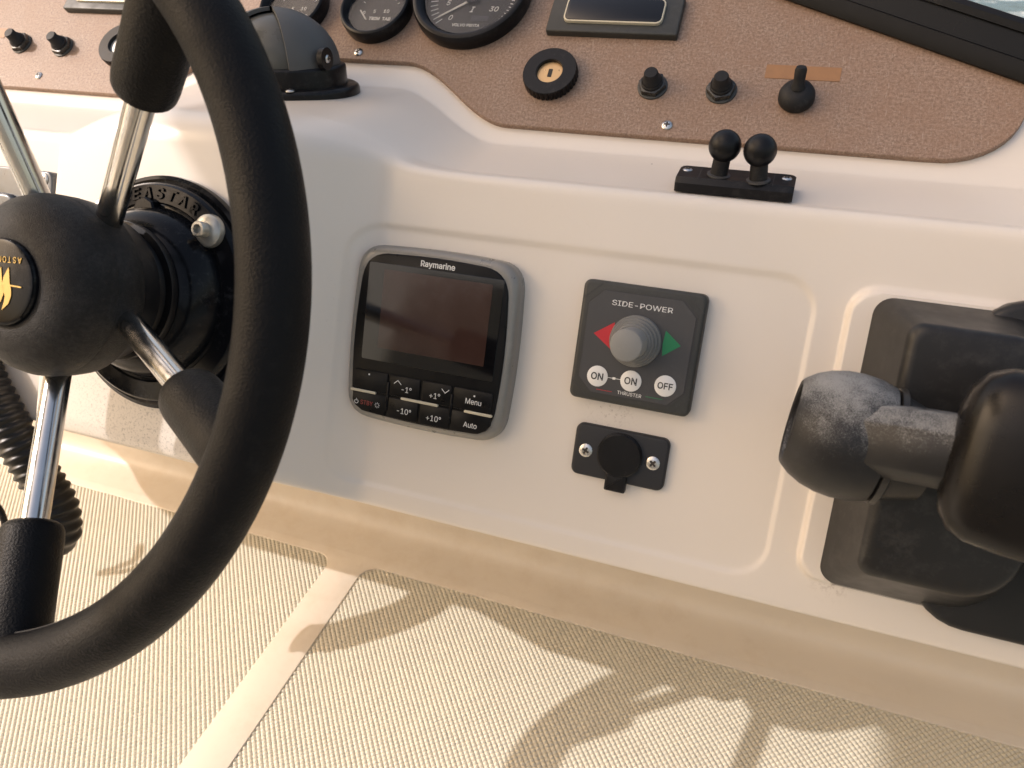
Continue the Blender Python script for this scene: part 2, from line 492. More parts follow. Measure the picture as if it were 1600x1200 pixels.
def nonslip(name, x0, x1, y0, y1, parent):
    p1, p2, hgt = 0.0041, 0.0037, 0.00130
    d1 = Vector((0.766, 0.643)); d2 = Vector((-0.643, 0.766))
    V = []; F = []
    cx = (x0+x1)/2; cy = (y0+y1)/2
    n = int(math.hypot(x1-x0, y1-y0)/2/min(p1, p2))+2
    for i in range(-n, n):
        for j in range(-n, n):
            c = Vector((cx, cy))+d1*(i*p1)+d2*(j*p2)
            if c.x < x0 or c.x > x1 or c.y < y0 or c.y > y1: continue
            jz = random.uniform(-0.00016, 0.00008)
            k = len(V); zb = ZF+0.0002; zt = zb+hgt+jz
            jj = d1*random.uniform(-0.00015, 0.00015)
            for f_, z_, o_ in ((0.485, zb, Vector((0, 0))), (0.20, zt, jj)):
                for sx, sy in ((-1, -1), (1, -1), (1, 1), (-1, 1)):
                    q = c+d1*(sx*f_*p1)+d2*(sy*f_*p2)+o_
                    V.append((q.x, q.y, z_))
            F += [(k, k+1, k+5, k+4), (k+1, k+2, k+6, k+5), (k+2, k+3, k+7, k+6), (k+3, k, k+4, k+7), (k+4, k+5, k+6, k+7)]
    me = bpy.data.meshes.new(name); me.from_pydata(V, [], F)
    for q in me.polygons: q.use_smooth = True
    if not me.materials: me.materials.append(M['floor'])
    o = bpy.data.objects.new(name, me); sc.collection.objects.link(o); o.parent = parent
    o['kind'] = 'stuff'
    return o
nonslip('nonslip_studs', -0.80, -0.1940, -0.30, 0.0895, floor)
nonslip('nonslip_studs', -0.1570, 0.52, -0.30, 0.0895, floor)
def arc(cx, cy, r, a0, a1, n=8): return [(cx+r*math.cos(R(lerp(a0, a1, k/n))), cy+r*math.sin(R(lerp(a0, a1, k/n)))) for k in range(n+1)]
mg = [(0.62, 0.17), (-0.95, 0.17), (-0.95, 0.088)]+arc(-0.2135, 0.070, 0.018, 90, 0)+[(-0.1955, -0.60), (-0.1555, -0.60)]+arc(-0.1375, 0.070, 0.018, 180, 90)+[(0.62, 0.088)]
MB().puck(mg, ZF-0.002, ZF+0.0022, 0.0008, 3).build('smooth_margin', 'cove', floor, None, True, 50)

# ------------------------------------------------------------------ helm console
def vtop(x): return max(0.015, min(0.19, 0.113-0.397*(abs(x-HX)-0.3495)))

def sdf_rr(x, y, cx, cy, hw, hh, r):
    dx = abs(x-cx)-hw+r; dy = abs(y-cy)-hh+r
    return math.hypot(max(dx, 0), max(dy, 0))+min(max(dx, dy), 0)-r

def face_disp(x, v):
    # shallow instrument recess and the raised pad round the throttle
    d = -0.0012*(1-sst(-0.0019, 0.0019, sdf_rr(x, v, 0.0805, -0.0175, 0.1440, 0.0880, 0.020)))
    d += 0.0052*(1-sst(-0.0018, 0.0013, sdf_rr(x, v, 0.345, -0.014, 0.1035, 0.0835, 0.014)))
    return d

def profile(x):
    wf = sst(-0.040, -0.112, x) if x > HX else sst(-0.300, -0.268, x)
    du = abs(x-HX)
    wt = 1-sst(0.081, 0.169, du)
    end = max(0, -0.62-x); sh = (end/0.2)**2*0.09
    wc = 1-sst(0.040, 0.145, du)
    zt = lerp(0.0985, 0.131, wc)
    p = []
    p.append((0.098, ZF+0.0024, 0))
    p.append((0.146, ZF+0.0026, 0.035))
    p.append((0.128, -0.118, 0.03))
    p.append((lerp(-0.0535, -0.102, wf)+sh, lerp(-0.1105, -0.064, wf), lerp(0.004, 0.012, wf)))
    yf = 0.0470+(zt-0.0985)*0.479; yp = 0.012+(zt-0.131)*0.582
    p.append((lerp(yf, yp, wf)+sh, zt, lerp(0.0085, 0.026, wc)))
    p.append((lerp(0.0640, 0.050, wc), lerp(0.0925, 0.1275, 0.5*wc+0.5*wt), 0.014))
    p.append((lerp(0.124, 0.150, wt), lerp(0.0922, 0.1185, wt), lerp(0.008, 0.012, wt)))
    q = P0+Pu*(0.046*wt)-Pn*0.0045
    p.append((q.y, q.z, 0.003))
    vt = vtop(x)+0.008
    q = P0+Pu*vt-Pn*0.0045
    p.append((q.y, q.z, 0.006))
    p.append((max(q.y+0.12, 0.36), q.z-0.004, 0.02))
    p.append((max(q.y+0.14, 0.40), q.z-0.30, 0))
    return p, wf

SEG = [2, 10, 16, 130, 6, 14, 4, 14, 4, 3]
def sample(p):
    n = len(p); T = []
    for i in range(n):
        P = Vector(p[i][:2])
        if i in (0, n-1): T.append((P, P, P)); continue
        a = Vector(p[i-1][:2])-P; b = Vector(p[i+1][:2])-P
        la, lb = a.length, b.length; a.normalize(); b.normalize()
        ang = math.acos(max(-1, min(1, a.dot(b))))
        tl = min(p[i][2]/max(1e-4, math.tan(ang/2)), 0.45*la, 0.45*lb)
        T.append((P+a*tl, P, P+b*tl))
    out = []
    for i in range(n):
        A, P, B = T[i]
        if 0 < i < n-1:
            for k in range(7):
                t = k/6; out.append((A*(1-t)**2+P*(2*t*(1-t))+B*t*t, i, 0.0))
        else: out.append((P, i, 0.0))
        if i < n-1:
            nx = T[i+1][0]
            for k in range(1, SEG[i]):
                t = k/SEG[i]; out.append((B+(nx-B)*t, i+0.5, t))
    return out

xs = []; x = -0.86
while x < 0.64:
    xs.append(x)
    near = min(abs(x+0.0635), abs(x-0.2245), abs(x-0.2415), abs(x+0.268), abs(x+0.295))
    x += 0.0007 if near < 0.0035 else 0.0016 if near < 0.009 else (0.003 if -0.35 < x < 0.32 else 0.008)
V = []; nrow = None
for x in xs:
    p, wf = profile(x)
    s = sample(p); nrow = len(s)
    for (q, i, t) in s:
        pos = Vector((x, q.x, q.y))
        if 3 <= i <= 4.0:
            v = pos.dot(Fu)
            pos += Fn*face_disp(x, v)*(1-wf)
        V.append(tuple(pos))
F = []
for i in range(len(xs)-1):
    for j in range(nrow-1):
        a = i*nrow+j
        F.append((a, a+nrow, a+nrow+1, a+1))
me = bpy.data.meshes.new('helm_console'); me.from_pydata(V, [], F)
bm = bmesh.new(); bm.from_mesh(me); bmesh.ops.recalc_face_normals(bm, faces=bm.faces)
for f in bm.faces:
    pass
bm.to_mesh(me); bm.free()
me.materials.append(M['gel']); me.materials.append(M['cove'])
for pl in me.polygons:
    if max(me.vertices[v_].co.z for v_ in pl.vertices) < -0.1125 and pl.center.y > -0.056: pl.material_index = 1
console = obj('helm_console', me, 'gel', None, None, True, 60)
tag(console, 'cream moulded gelcoat helm console with rounded steering pod and shelf', 'console')

# ------------------------------------------------------------------ dashboard board
dash = thing('dashboard', 'mottled brown laminate dashboard carrying the gauges and switches', 'dashboard', PANEL)
def board_outline():
    half = []      # (du, v) from the middle outwards to the right
    for k in range(0, 21):
        du = 0.0785+(0.1725-0.0785)*k/20
        half.append((du, 0.0475*(1-sst(0.0785, 0.1725, du))-0.0005))
    half = [(0.0, 0.047)]+half
    half += [(0.44, -0.0015)]
    for k in range(1, 10):
        a = R(-90+80*k/9)
        half.append((0.447+0.047*math.cos(a), 0.0395+0.041*math.sin(a)))
    half += [(0.4945, vtop(HX+0.4945)-0.001)]
    half += [(0.3495+0.0, 0.113), (0.17, 0.1845), (0.0, 0.186)]
    right = [(HX+a, b) for a, b in half]
    left = [(HX-a, b) for a, b in half[1:-1]][::-1]
    return right+left
bo = board_outline()
b = MB()
n = len(bo)
nr = vnorm(bo)
b.v = [(p[0], p[1], -0.005) for p in bo]+[(p[0], p[1], -0.0005) for p in bo]+[(p[0]-q[0]*0.0005, p[1]-q[1]*0.0005, 0.0) for p, q in zip(bo, nr)]
for l in range(2):
    for i in range(n): b.f.append((l*n+i, l*n+(i+1) % n, l*n+n+(i+1) % n, l*n+n+i))
b.f.append(tuple(range(2*n, 3*n)))
b.build('board', 'board', dash, None, True, 30)
for u, v in ((0.1153, 0.0082), (-0.4445, 0.0120), (-0.1350, 0.0535), (0.30, 0.03)):
    if u == 0.30: continue
    screw('screw', dash, u, v, 0.0, 0.0036, 0.0016)
for u0 in (0.1945, HX*2-0.1945+0.003):
    MB().puck(rrect(u0, 0.0548, 0.0465, 0.0105, 0.0004, 2), 0.0, 0.0003).build('glue_residue', 'residue', dash)

# ------------------------------------------------------------------ gauges
def bezel_gauge(name, label, u, v, r, h, group):
    t = thing(name, label, 'gauge', PANEL @ Matrix.Translation((u, v, 0)), group)
    MB().lathe([(r*0.90, 0.0), (r*0.985, 0.0), (r, h*0.25), (r, h*0.72), (r*0.975, h*0.93), (r*0.93, h), (r*0.89, h*0.96), (r*0.84, h*0.72), (r*0.80, h*0.50), (r*0.80, 0.0)], 64).build('bezel', 'blackplastic', t)
    MB().lathe([(0.0, 0.0005), (r*0.805, 0.0005), (r*0.805, h*0.12), (0.0, h*0.12)], 48).build('dial_face', 'dial', t)
    MB().lathe([(0.0, h*0.50), (r*0.80, h*0.50), (r*0.80, h*0.56), (0.0, h*0.56)], 48).build('glass', 'gaugeglass', t)
    return t, h*0.12+0.0001
def ticks(t, z, r0, r1, angs, w, m='dialprint'):
    b = MB()
    for a in angs:
        ca, sa = math.cos(R(a)), math.sin(R(a))
        q = [(r0, -w/2), (r1, -w/2), (r1, w/2), (r0, w/2)]
        b.puck([(x*ca-y*sa, x*sa+y*ca) for x, y in q], z, z+0.00015)
    o = b.build('scale_ticks', m, t, None, False)
    o['kind'] = 'stuff'
    return o
g, z = bezel_gauge('tachometer', 'largest round black gauge, rev counter at the top edge', -0.0520, 0.1060, 0.0465, 0.0125, 'round gauges on the dashboard')
ticks(g, z, 0.0285, 0.0345, [180+7.5*k for k in range(0, 7)], 0.0007)
ticks(g, z, 0.0315, 0.0345, [175-7*k for k in range(0, 24)]+[3-5.5*k for k in range(0, 9)], 0.0006)
for s_, x_, y_ in (('0', -0.0140, -0.0185), ('5', -0.0195, -0.0050), ('30', 0.0190, -0.0095), ('25', 0.0220, 0.006), ('10', -0.018, 0.010), ('15', -0.005, 0.021), ('20', 0.012, 0.018)):
    text('numeral', s_, 0.0066, 'dialprint', g, x_, y_, z, shear=0.2)
text('numeral', 'I', 0.0075, 'dialprint', g, 0.0015, -0.0105, z, shear=0.25, bold=0.0001)
text('lettering', 'VOLVO PENTA', 0.0036, 'dialprint', g, 0.0005, -0.0250, z, bold=0.00006)
MB().puck(rrect(0.010, -0.0185, 0.014, 0.0050, 0.0004, 2), z, z+0.0001).build('hour_window', 'charcoal', g, None, False)
MB().puck([(-0.0235, -0.0185), (-0.0230, -0.0196), (0.004, -0.0005), (0.003, 0.0012)], z+0.0006, z+0.0012).build('needle', 'needle', g)
MB().lathe([(0, z), (0.006, z), (0.006, z+0.0025), (0, z+0.0025)], 24).build('needle_hub', 'blackplastic', g)
for u, lab in ((-0.1288, 'small round trim gauge next to the large rev counter'), (-0.2046, 'small round trim gauge partly hidden behind the compass')):
    g, z = bezel_gauge('trim_gauge', lab, u, 0.0905, 0.0292, 0.0115, 'round gauges on the dashboard')
    ticks(g, z, 0.0165, 0.0185, [150, 135, 120, 105, 90, 75, 60, 45, 30], 0.0006)
    ticks(g, z, 0.0140, 0.0185, [112, 68], 0.0009)
    for s_, x_, y_ in (('0', -0.0125, -0.0010), ('5', -0.0035, 0.0005), ('10', 0.0068, 0.0010)):
        text('numeral', s_, 0.0046, 'dialprint', g, x_, y_, z, bold=0.00005)
    text('lettering', 'TRIM  TAB', 0.0042, 'dialprint', g, 0.0030, -0.0062, z, bold=0.00010)
    MB().puck([(-0.0155, 0.0010), (-0.0165, 0.0003), (-0.0088, -0.0085), (-0.0075, -0.0080)], z+0.0004, z+0.001).build('needle', 'needle', g)

# ------------------------------------------------------------------ lock switches
def lock_switch(u, v, r, label, lock):
    t = thing('ignition_switch', label, 'ignition switch', PANEL @ Matrix.Translation((u, v, 0)), 'key switches on the dashboard')
    n = 108; h = 0.0075
    ro = [r*(1.0 if (k % 3) else 0.95) for k in range(n)]
    def lp(f, z, q=1): return [(lerp(r, ro[k], q)*f*math.cos(2*math.pi*k/n), lerp(r, ro[k], q)*f*math.sin(2*math.pi*k/n), z) for k in range(n)]
    MB().loops([lp(0.97, 0), lp(1, 0.0006), lp(1, h-0.0015), lp(0.985, h-0.0004, 0.3), lp(0.965, h, 0), lp(0.50, h, 0), lp(0.475, h-0.0005, 0), lp(0.47, h-0.003, 0)], False, False).build('knurled_ring', 'blackplastic', t)
    MB().lathe([(r*0.49, 0), (r*0.49, h-0.0028), (0, h-0.0026)], 40).build('lock_barrel', lock, t)
    MB().puck(rrect(0, 0, 0.0030, 0.0066, 0.0004, 2), h-0.0032, h-0.00245).build('key_slot', 'recess', t)
    return t
lock_switch(0.0262, 0.0405, 0.0197, 'black knurled key switch with brass barrel below the display', 'brass')
lock_switch(-0.3640, 0.0450, 0.0197, 'black knurled key switch with silver barrel, half behind the wheel grip', 'silverlock')

# ------------------------------------------------------------------ push buttons, toggle
def push_button(u, v, label):
    t = thing('push_button', label, 'push button', PANEL @ Matrix.Translation((u, v, 0)), 'rubber push buttons on the dashboard')
    MB().lathe([(0.0102, 0), (0.0102, 0.0010), (0.0096, 0.0014), (0.0080, 0.0014)], 32).build('washer', 'framegrey', t)
    MB().puck(circ(0, 0, 0.0096, 6, None, random.random()), 0.0008, 0.0050, 0.0009, 2).build('hex_nut', 'nut', t, None, True, 25)
    MB().lathe([(0.0074, 0.0045), (0.0073, 0.0066), (0.0067, 0.0072), (0.0064, 0.0070), (0.0062, 0.0082), (0.0055, 0.0090), (0.0052, 0.0100), (0.0049, 0.0104), (0.0048, 0.0142), (0.0042, 0.0152), (0, 0.0153)], 24).build('rubber_boot', 'blackmatte', t)
push_button(0.0995, 0.0375, 'black rubber push button on the dash nearest the brass key switch')
push_button(0.1455, 0.0375, 'black rubber push button beside the toggle switch, right of another button')
push_button(-0.4815, 0.0440, 'black rubber push button at far left edge of the dash')
push_button(-0.4315, 0.0430, 'black rubber push button left of the silver key switch')
t = thing('toggle_switch', 'black rubber booted toggle switch below brown glue strip', 'toggle switch', PANEL @ Matrix.Translation((0.1935, 0.0345, 0)))
MB().lathe([(0.0105, 0), (0.0113, 0.0015), (0.0112, 0.0050), (0.0098, 0.0080), (0.0068, 0.0100), (0.0048, 0.0106)], 36).build('boot_base', 'blackmatte', t)
MB().lathe([(0.0046, 0.0085), (0.0042, 0.011), (0.0034, 0.0135), (0.0036, 0.0165), (0.0037, 0.0205), (0.0030, 0.0222), (0, 0.0227)], 24).build('lever', 'blackmatte', t, Matrix.Rotation(R(-30), 4, 'X') @ Matrix.Translation((0, -0.0035, 0.0)))

# ------------------------------------------------------------------ small displays on the dash
def dash_display(u0, u1, v0, v1, label, lit):
    w = u1-u0; h = v1-v0
    t = thing('dash_display', label, 'display', PANEL @ Matrix.Translation(((u0+u1)/2, (v0+v1)/2, 0)), 'flat displays on the dashboard')
    MB().puck(rrect(0, 0, w, h, 0.0015, 3), 0, 0.0055, 0.0012, 3).build('frame', 'framegrey', t)
    MB().puck(rrect(0, 0.0008, w-0.0235, h-0.0125, 0.0045, 5), 0.005, 0.0078, 0.0004, 2).build('window_border', 'palegold', t)
    MB().puck(rrect(0, 0.0008, w-0.0255, h-0.0145, 0.0038, 5), 0.005, 0.0081, 0.0003, 2).build('window', lit, t)
dash_display(0.0135, 0.1085, 0.0760, 0.1095, 'black flat display with pale rounded outline above the brass key switch', 'screenglass')
dash_display(-0.4470, -0.3520, 0.0805, 0.1140, 'grey flat display with pale outline at the top left', 'charcoal')

# ------------------------------------------------------------------ windscreen
def ws_point(x, up=0.0, out=0.0):
    v = 0.113-0.397*(math.sqrt((abs(x-HX))**2+0.0036)-0.3495)
    q = P0+Pu*(v+0.003)+Pn*0.0015
    U = Vector((0, 0.42, 0.91)); O = Vector((0, -0.91, 0.42))
    return Vector((x, q.y, q.z))+U*up+O*out
ws = thing('windscreen', 'low black framed dark tinted windscreen along the top of the dash', 'windscreen')
def ws_strip(name, prof, m):
    b = MB(); L = []
    for k in range(61):
        x = HX-0.66+1.32*k/60
        L.append([tuple(ws_point(x, u_, o_)) for u_, o_ in prof])
    b.loops(L)
    return b.build(name, m, ws, None, True, 30)
ws_strip('base_rail', [(-0.004, 0.0035), (0.0, 0.005), (0.0068, 0.0045), (0.0082, 0.0025), (0.0088, -0.001), (0.0088, -0.010), (-0.004, -0.010)], 'rail')
ws_strip('pane', [(0.007, 0.0), (0.0245, 0.0), (0.0245, -0.004), (0.007, -0.004)], 'tint')
ws_strip('top_trim', [(0.0225, 0.0022), (0.0265, 0.0032), (0.0300, 0.002), (0.0312, -0.001), (0.0300, -0.007), (0.0225, -0.007)], 'blackplastic')

# ------------------------------------------------------------------ compass
CT = Matrix.Translation((HX+0.002, 0.116, 0.1212)) @ Matrix.Rotation(R(-4.5), 4, 'X')
t = thing('compass', 'black domed steering compass on top of the pod behind the wheel', 'compass', CT)
MB().puck(circ(0, 0, 0.0605, 64, 0.043), 0.0, 0.0062, 0.003, 4).build('base_flange', 'blackplastic', t)
MB().puck(circ(0, 0.001, 0.0505, 64, 0.037), 0.005, 0.0195, 0.002, 3).build('body', 'blackplastic', t)
def dome_part(rx, ry, rz, a0, a1, e0, e1, z0, na=40, ne=16, cy=0.0):
    L = []
    for i in range(ne+1):
        e = R(lerp(e0, e1, i/ne))
        L.append([(rx*math.cos(e)*math.cos(R(lerp(a0, a1, k/na))), cy+ry*math.cos(e)*math.sin(R(lerp(a0, a1, k/na))), z0+rz*math.sin(e)) for k in range(na+1)])
    return L
b = MB(); b.loops(dome_part(0.0400, 0.0325, 0.0330, 0, 360, 0, 90, 0.0195, 48, 16), False, False, False)
b.build('glass_dome', 'domeglass', t)
MB().lathe([(0, 0.020), (0.026, 0.020), (0.028, 0.028), (0.024, 0.037), (0, 0.040)], 32, Matrix.Diagonal((1, 0.75, 1, 1))).build('compass_card', 'charcoal', t)
b = MB()
o_ = dome_part(0.0465, 0.0370, 0.0375, -52, 232, 0, 88, 0.0190)
i_ = dome_part(0.0440, 0.0350, 0.0350, -52, 232, 0, 88, 0.0190)
b.loops(o_, False, False, False); b.loops(i_, False, False, False)
for k in (0, -1):
    b.loops([[r_[k] for r_ in o_], [r_[k] for r_ in i_]], False, False, False)
b.build('sun_hood', 'hood', t)
for sx in (-1, 1):
    ear = MB().tube([(0, 0, 0), (0, 0, 0.004)], 0.0075, 24)
    e_ = ear.build('hood_pivot', 'blackplastic', t, Matrix.Translation((sx*0.0450, -0.012, 0.0255)) @ Matrix.Rotation(R(90*sx), 4, 'Y'))
    screw('screw', e_, 0, 0, 0, 0.0028, 0.0012, T=Matrix.Translation((0, 0, 0.004)))
    screw('screw', t, sx*0.030, -0.0335, 0.0063, 0.0034, 0.0015)

# ------------------------------------------------------------------ autopilot display
AP = thing('autopilot_control', 'square autopilot display with grey bezel, dark screen and keypad', 'autopilot', FACE @ Matrix.Translation((0, 0, -0.003)))
def barrel(hw_top, hw_mid, hw_bot, h_top, h_bot, r, bulge=0.0025, seg=10):
    # rounded shape with slightly bowed sides; ordered counter-clockwise
    pts = []
    top = [(-hw_top+2*hw_top*k/seg, h_top-bulge*((2*k/seg-1)**2)) for k in range(seg+1)]
    bot = [(hw_bot-2*hw_bot*k/seg, h_bot+bulge*((2*k/seg-1)**2)) for k in range(seg+1)]
    lft = [(-lerp(hw_top, hw_bot, k/seg)-(hw_mid-(hw_top+hw_bot)/2)*(1-(2*k/seg-1)**2), lerp(h_top-bulge, h_bot+bulge, k/seg)) for k in range(seg+1)]
    rgt = [(-x, y) for x, y in lft][::-1]
    poly = lft[:-1]+bot[::-1][:-1]+rgt[:-1]+top[::-1][:-1]
    # round the four corners by chaikin on the sharp ones
    P = [Vector(p) for p in poly]; n = len(P); out = []
    ci = {0, seg, 2*seg, 3*seg}
    for i, p in enumerate(P):
        if i in ci:
            a = P[i-1]; b_ = P[(i+1) % n]
            da = (a-p); db = (b_-p)
            A = p+da.normalized()*r; B = p+db.normalized()*r
            for k in range(8):
                t_ = k/7; out.append(tuple(A*(1-t_)**2+p*2*t_*(1-t_)+B*t_*t_))
        else:
            if min((p-P[j]).length for j in ci) > r*1.05: out.append(tuple(p))
    return out
ob = barrel(0.0548, 0.0578, 0.0548, 0.0595, -0.0580, 0.015)
MB().puck(ob, 0.0, 0.0150, 0.0060, 6).build('bezel', 'gunmetal', AP)
ib = barrel(0.0485, 0.0525, 0.0493, 0.0545, -0.0532, 0.015)
fp = MB().puck(ib, 0.010, 0.0164, 0.0012, 3).build('front_plate', 'key', AP)
zf = 0.0165
scr = MB().puck(rrect(0.001, 0.0153, 0.0930, 0.0635, 0.0015, 3), 0.0140, zf+0.0003, 0.0002, 1).build('screen_cover', 'screenglass', AP)
MB().puck(rrect(0.003, 0.0178, 0.0745, 0.0510, 0.0006, 2), zf-0.001, zf+0.00042).build('lcd_screen', 'lcd', scr)
kx = [(-0.0492, -0.0243), (-0.0228, -0.0009), (0.0005, 0.0212), (0.0226, 0.0492)]
for r_, (y1, y0) in enumerate(((-0.0235, -0.0372), (-0.0385, -0.0520))):
    for c_, (x0, x1) in enumerate(kx):
        h_ = abs(y1-y0); rr_ = 0.0012
        if r_ == 1 and c_ in (0, 3):
            s_ = -1 if c_ == 0 else 1
            xo, xi = (x0, x1) if c_ == 0 else (x1, x0)
            o_ = [(xi, y1), (xo, y1), (xo, y1-h_*0.45), (xo-s_*0.0025, y1-h_*0.72), (xo-s_*0.0075, y0+0.0010), (xo-s_*0.010, y0+0.0006), (xi, y0)]
            k_ = MB().puck(o_, zf-0.002, zf+0.0006, 0.0004, 2)
        else:
            k_ = MB().puck(rrect((x0+x1)/2, (y0+y1)/2, x1-x0, h_, rr_, 3), zf-0.002, zf+0.0006, 0.0004, 2)
        k_.build('key', 'key', AP)
zk = zf+0.00062
for x0, x1 in ((-0.0510, -0.0320), (-0.0138, 0.0130), (0.0310, 0.0500)):
    MB().puck(rrect((x0+x1)/2, -0.0379, x1-x0, 0.0018, 0.0008, 3), zf-0.001, zf+0.0012, 0.0004, 2).build('light_bar', 'palegold', AP)
for x_ in (-0.0235, 0.0218):
    MB().puck(rrect(x_, -0.0385, 0.0018, 0.0200, 0.0008, 3), zf-0.001, zf+0.0011, 0.0004, 2).build('divider', 'blackgloss', AP)
text('brand_lettering', 'Raymarine', 0.0054, 'white', AP, 0.0022, 0.0502, zf+0.0002, bold=0.00010)
for s_, x_, y_, z_, mm in (('-1°', -0.0105, -0.0318, 0.0056, 'white'), ('+1°', 0.0098, -0.0320, 0.0056, 'white'), ('-10°', -0.0108, -0.0462, 0.0056, 'white'),
                           ('+10°', 0.0106, -0.0468, 0.0056, 'white'), ('Menu', 0.0365, -0.0310, 0.0052, 'white'), ('Auto', 0.0362, -0.0462, 0.0052, 'white'), ('STBY', -0.0383, -0.0455, 0.0044, 'redprint')):
    text('key_lettering', s_, z_, mm, AP, x_, y_, zk, sx=0.92)
for x_, y_, s_ in ((-0.0170, -0.0278, 1), (0.0168, -0.0277, -1)):
    q = MB()
    for d in (-1, 1):
        w = 0.00028
        q.puck([(x_, y_+s_*(0.0012+w)), (x_+d*0.0026, y_-s_*(0.0012-w)), (x_+d*0.0026, y_-s_*(0.0012+w)), (x_, y_+s_*(0.0012-w))], zk, zk+0.00012+0.00002*d)
    q.build('arrow_mark', 'white', AP, None, False)
for x_, y_ in ((-0.0382, -0.0262), (0.0368, -0.0272)):
    MB().lathe([(0.0006, zk), (0.0006, zk+0.00012), (0, zk+0.00012)], 12, Matrix.Translation((x_, y_, 0))).build('dot_mark', 'white', AP)
q = MB()
q.tube([(-0.0459+0.0013*math.cos(R(a)), -0.0457+0.0013*math.sin(R(a)), zk) for a in range(120, 421, 20)], 0.0002, 6)
q.tube([(-0.0459, -0.0452, zk), (-0.0459, -0.0436, zk)], 0.0002, 6)
for k in range(8):
    a = R(45*k); q.tube([(-0.0303+0.0009*math.cos(a), -0.0457+0.0009*math.sin(a), zk), (-0.0303+0.0019*math.cos(a), -0.0457+0.0019*math.sin(a), zk)], 0.00018, 6)
q.build('power_and_light_marks', 'white', AP)

# ------------------------------------------------------------------ thruster panel
SPX, SPY = 0.1315, 0.0187
TPn = thing('thruster_panel', 'square charcoal bow thruster control with grey joystick knob', 'thruster control', FACE @ Matrix.Translation((SPX, SPY, -0.003)))
MB().puck(rrect(0, 0, 0.0728, 0.0720, 0.0042, 5), 0, 0.0108, 0.0022, 4).build('frame', 'framegrey', TPn)
c8 = 0.0085
def octo(w, h, c): return [(w-c, h), (-w+c, h), (-w, h-c), (-w, -h+c), (-w+c, -h), (w-c, -h), (w, -h+c), (w, h-c)]
MB().puck(octo(0.0324, 0.0314, c8), 0.009, 0.01105).build('face_groove', 'darkprint', TPn)
MB().puck(octo(0.0316, 0.0306, c8), 0.009, 0.0114, 0.0002, 1).build('face_plate', 'charcoal', TPn, None, True, 20)
for sx in (-1, 1):
    for sy in (-1, 1):
        a = Vector((sx*0.0242, sy*0.0350)); b_ = Vector((sx*0.0354, sy*0.0250)); d = (b_-a).normalized(); w_ = Vector((-d.y, d.x))*0.00032
        MB().puck([tuple(a+w_), tuple(b_+w_), tuple(b_-w_), tuple(a-w_)], 0.010, 0.01092).build('corner_seam', 'darkprint', TPn, None, False)
zs = 0.01142
text('title_lettering', 'SIDE-POWER', 0.0046, 'white', TPn, 0.0, 0.0243, zs, sx=1.32)
MB().puck([(-0.0262, 0.0046), (-0.0145, 0.0128), (-0.0145, -0.0035)], zs, zs+0.0001).build('red_arrow', 'red', TPn, None, False)
MB().puck([(0.0255, 0.0050), (0.0158, 0.0125), (0.0150, 0.0045), (0.0158, -0.0025)], zs, zs+0.0001).build('green_arrow', 'green', TPn, None, False)
for x_, y_, s_ in ((-0.0202, -0.0206, 'ON'), (0.0001, -0.0201, 'ON'), (0.0204, -0.0195, 'OFF')):
    bt = MB().lathe([(0.0063, zs-0.0002), (0.0063, zs+0.0003), (0.0060, zs+0.0005), (0, zs+0.0006)], 32, Matrix.Translation((x_, y_, 0))).build('round_button', 'white', TPn)
    text('button_lettering', s_, 0.0062 if s_ == 'ON' else 0.0056, 'darkprint', bt, x_, y_, zs+0.0006, sx=0.95, bold=0.00012)
q = MB()
q.puck(rrect(-0.0101, -0.0203, 0.0078, 0.0003, 0.0001, 2), zs, zs+0.0001)
q.puck(rrect(-0.0101, -0.0203, 0.0018, 0.0014, 0.0002, 2), zs, zs+0.00018)
q.build('link_mark', 'white', TPn, None, False)
text('small_lettering', 'THRUSTER', 0.0031, 'white', TPn, 0.0003, -0.0281, zs)
MB().puck(rrect(-0.0150, -0.0285, 0.0095, 0.0003, 0.0001, 2), zs, zs+0.0001).build('red_line', 'red', TPn, None, False)
MB().puck(rrect(0.0150, -0.0277, 0.0100, 0.0003, 0.0001, 2), zs, zs+0.0001).build('green_line', 'green', TPn, None, False)
JT = Matrix.Translation((-0.0008, 0.0037, zs-0.0004))
J = MB().lathe([(0.0152, 0), (0.0152, 0.0026), (0.0147, 0.0033), (0.0132, 0.0034), (0.0129, 0.0030), (0.0137, 0.0042), (0.0137, 0.0060), (0.0132, 0.0067), (0.0117, 0.0068), (0.0114, 0.0064), (0.0122, 0.0076), (0.0122, 0.0094), (0.0117, 0.0101), (0.0103, 0.0102), (0.0100, 0.0098), (0.0108, 0.0110), (0.0107, 0.0124), (0.0100, 0.0130), (0, 0.0130)], 48)
jb = J.build('joystick_boot', 'bootrubber', TPn, JT)
MB().lathe([(0.0095, 0.009), (0.0092, 0.0125), (0.0091, 0.0300), (0.0088, 0.0309), (0.0083, 0.0312), (0, 0.0308)], 40).build('joystick_cap', 'greyrubber', TPn, JT)

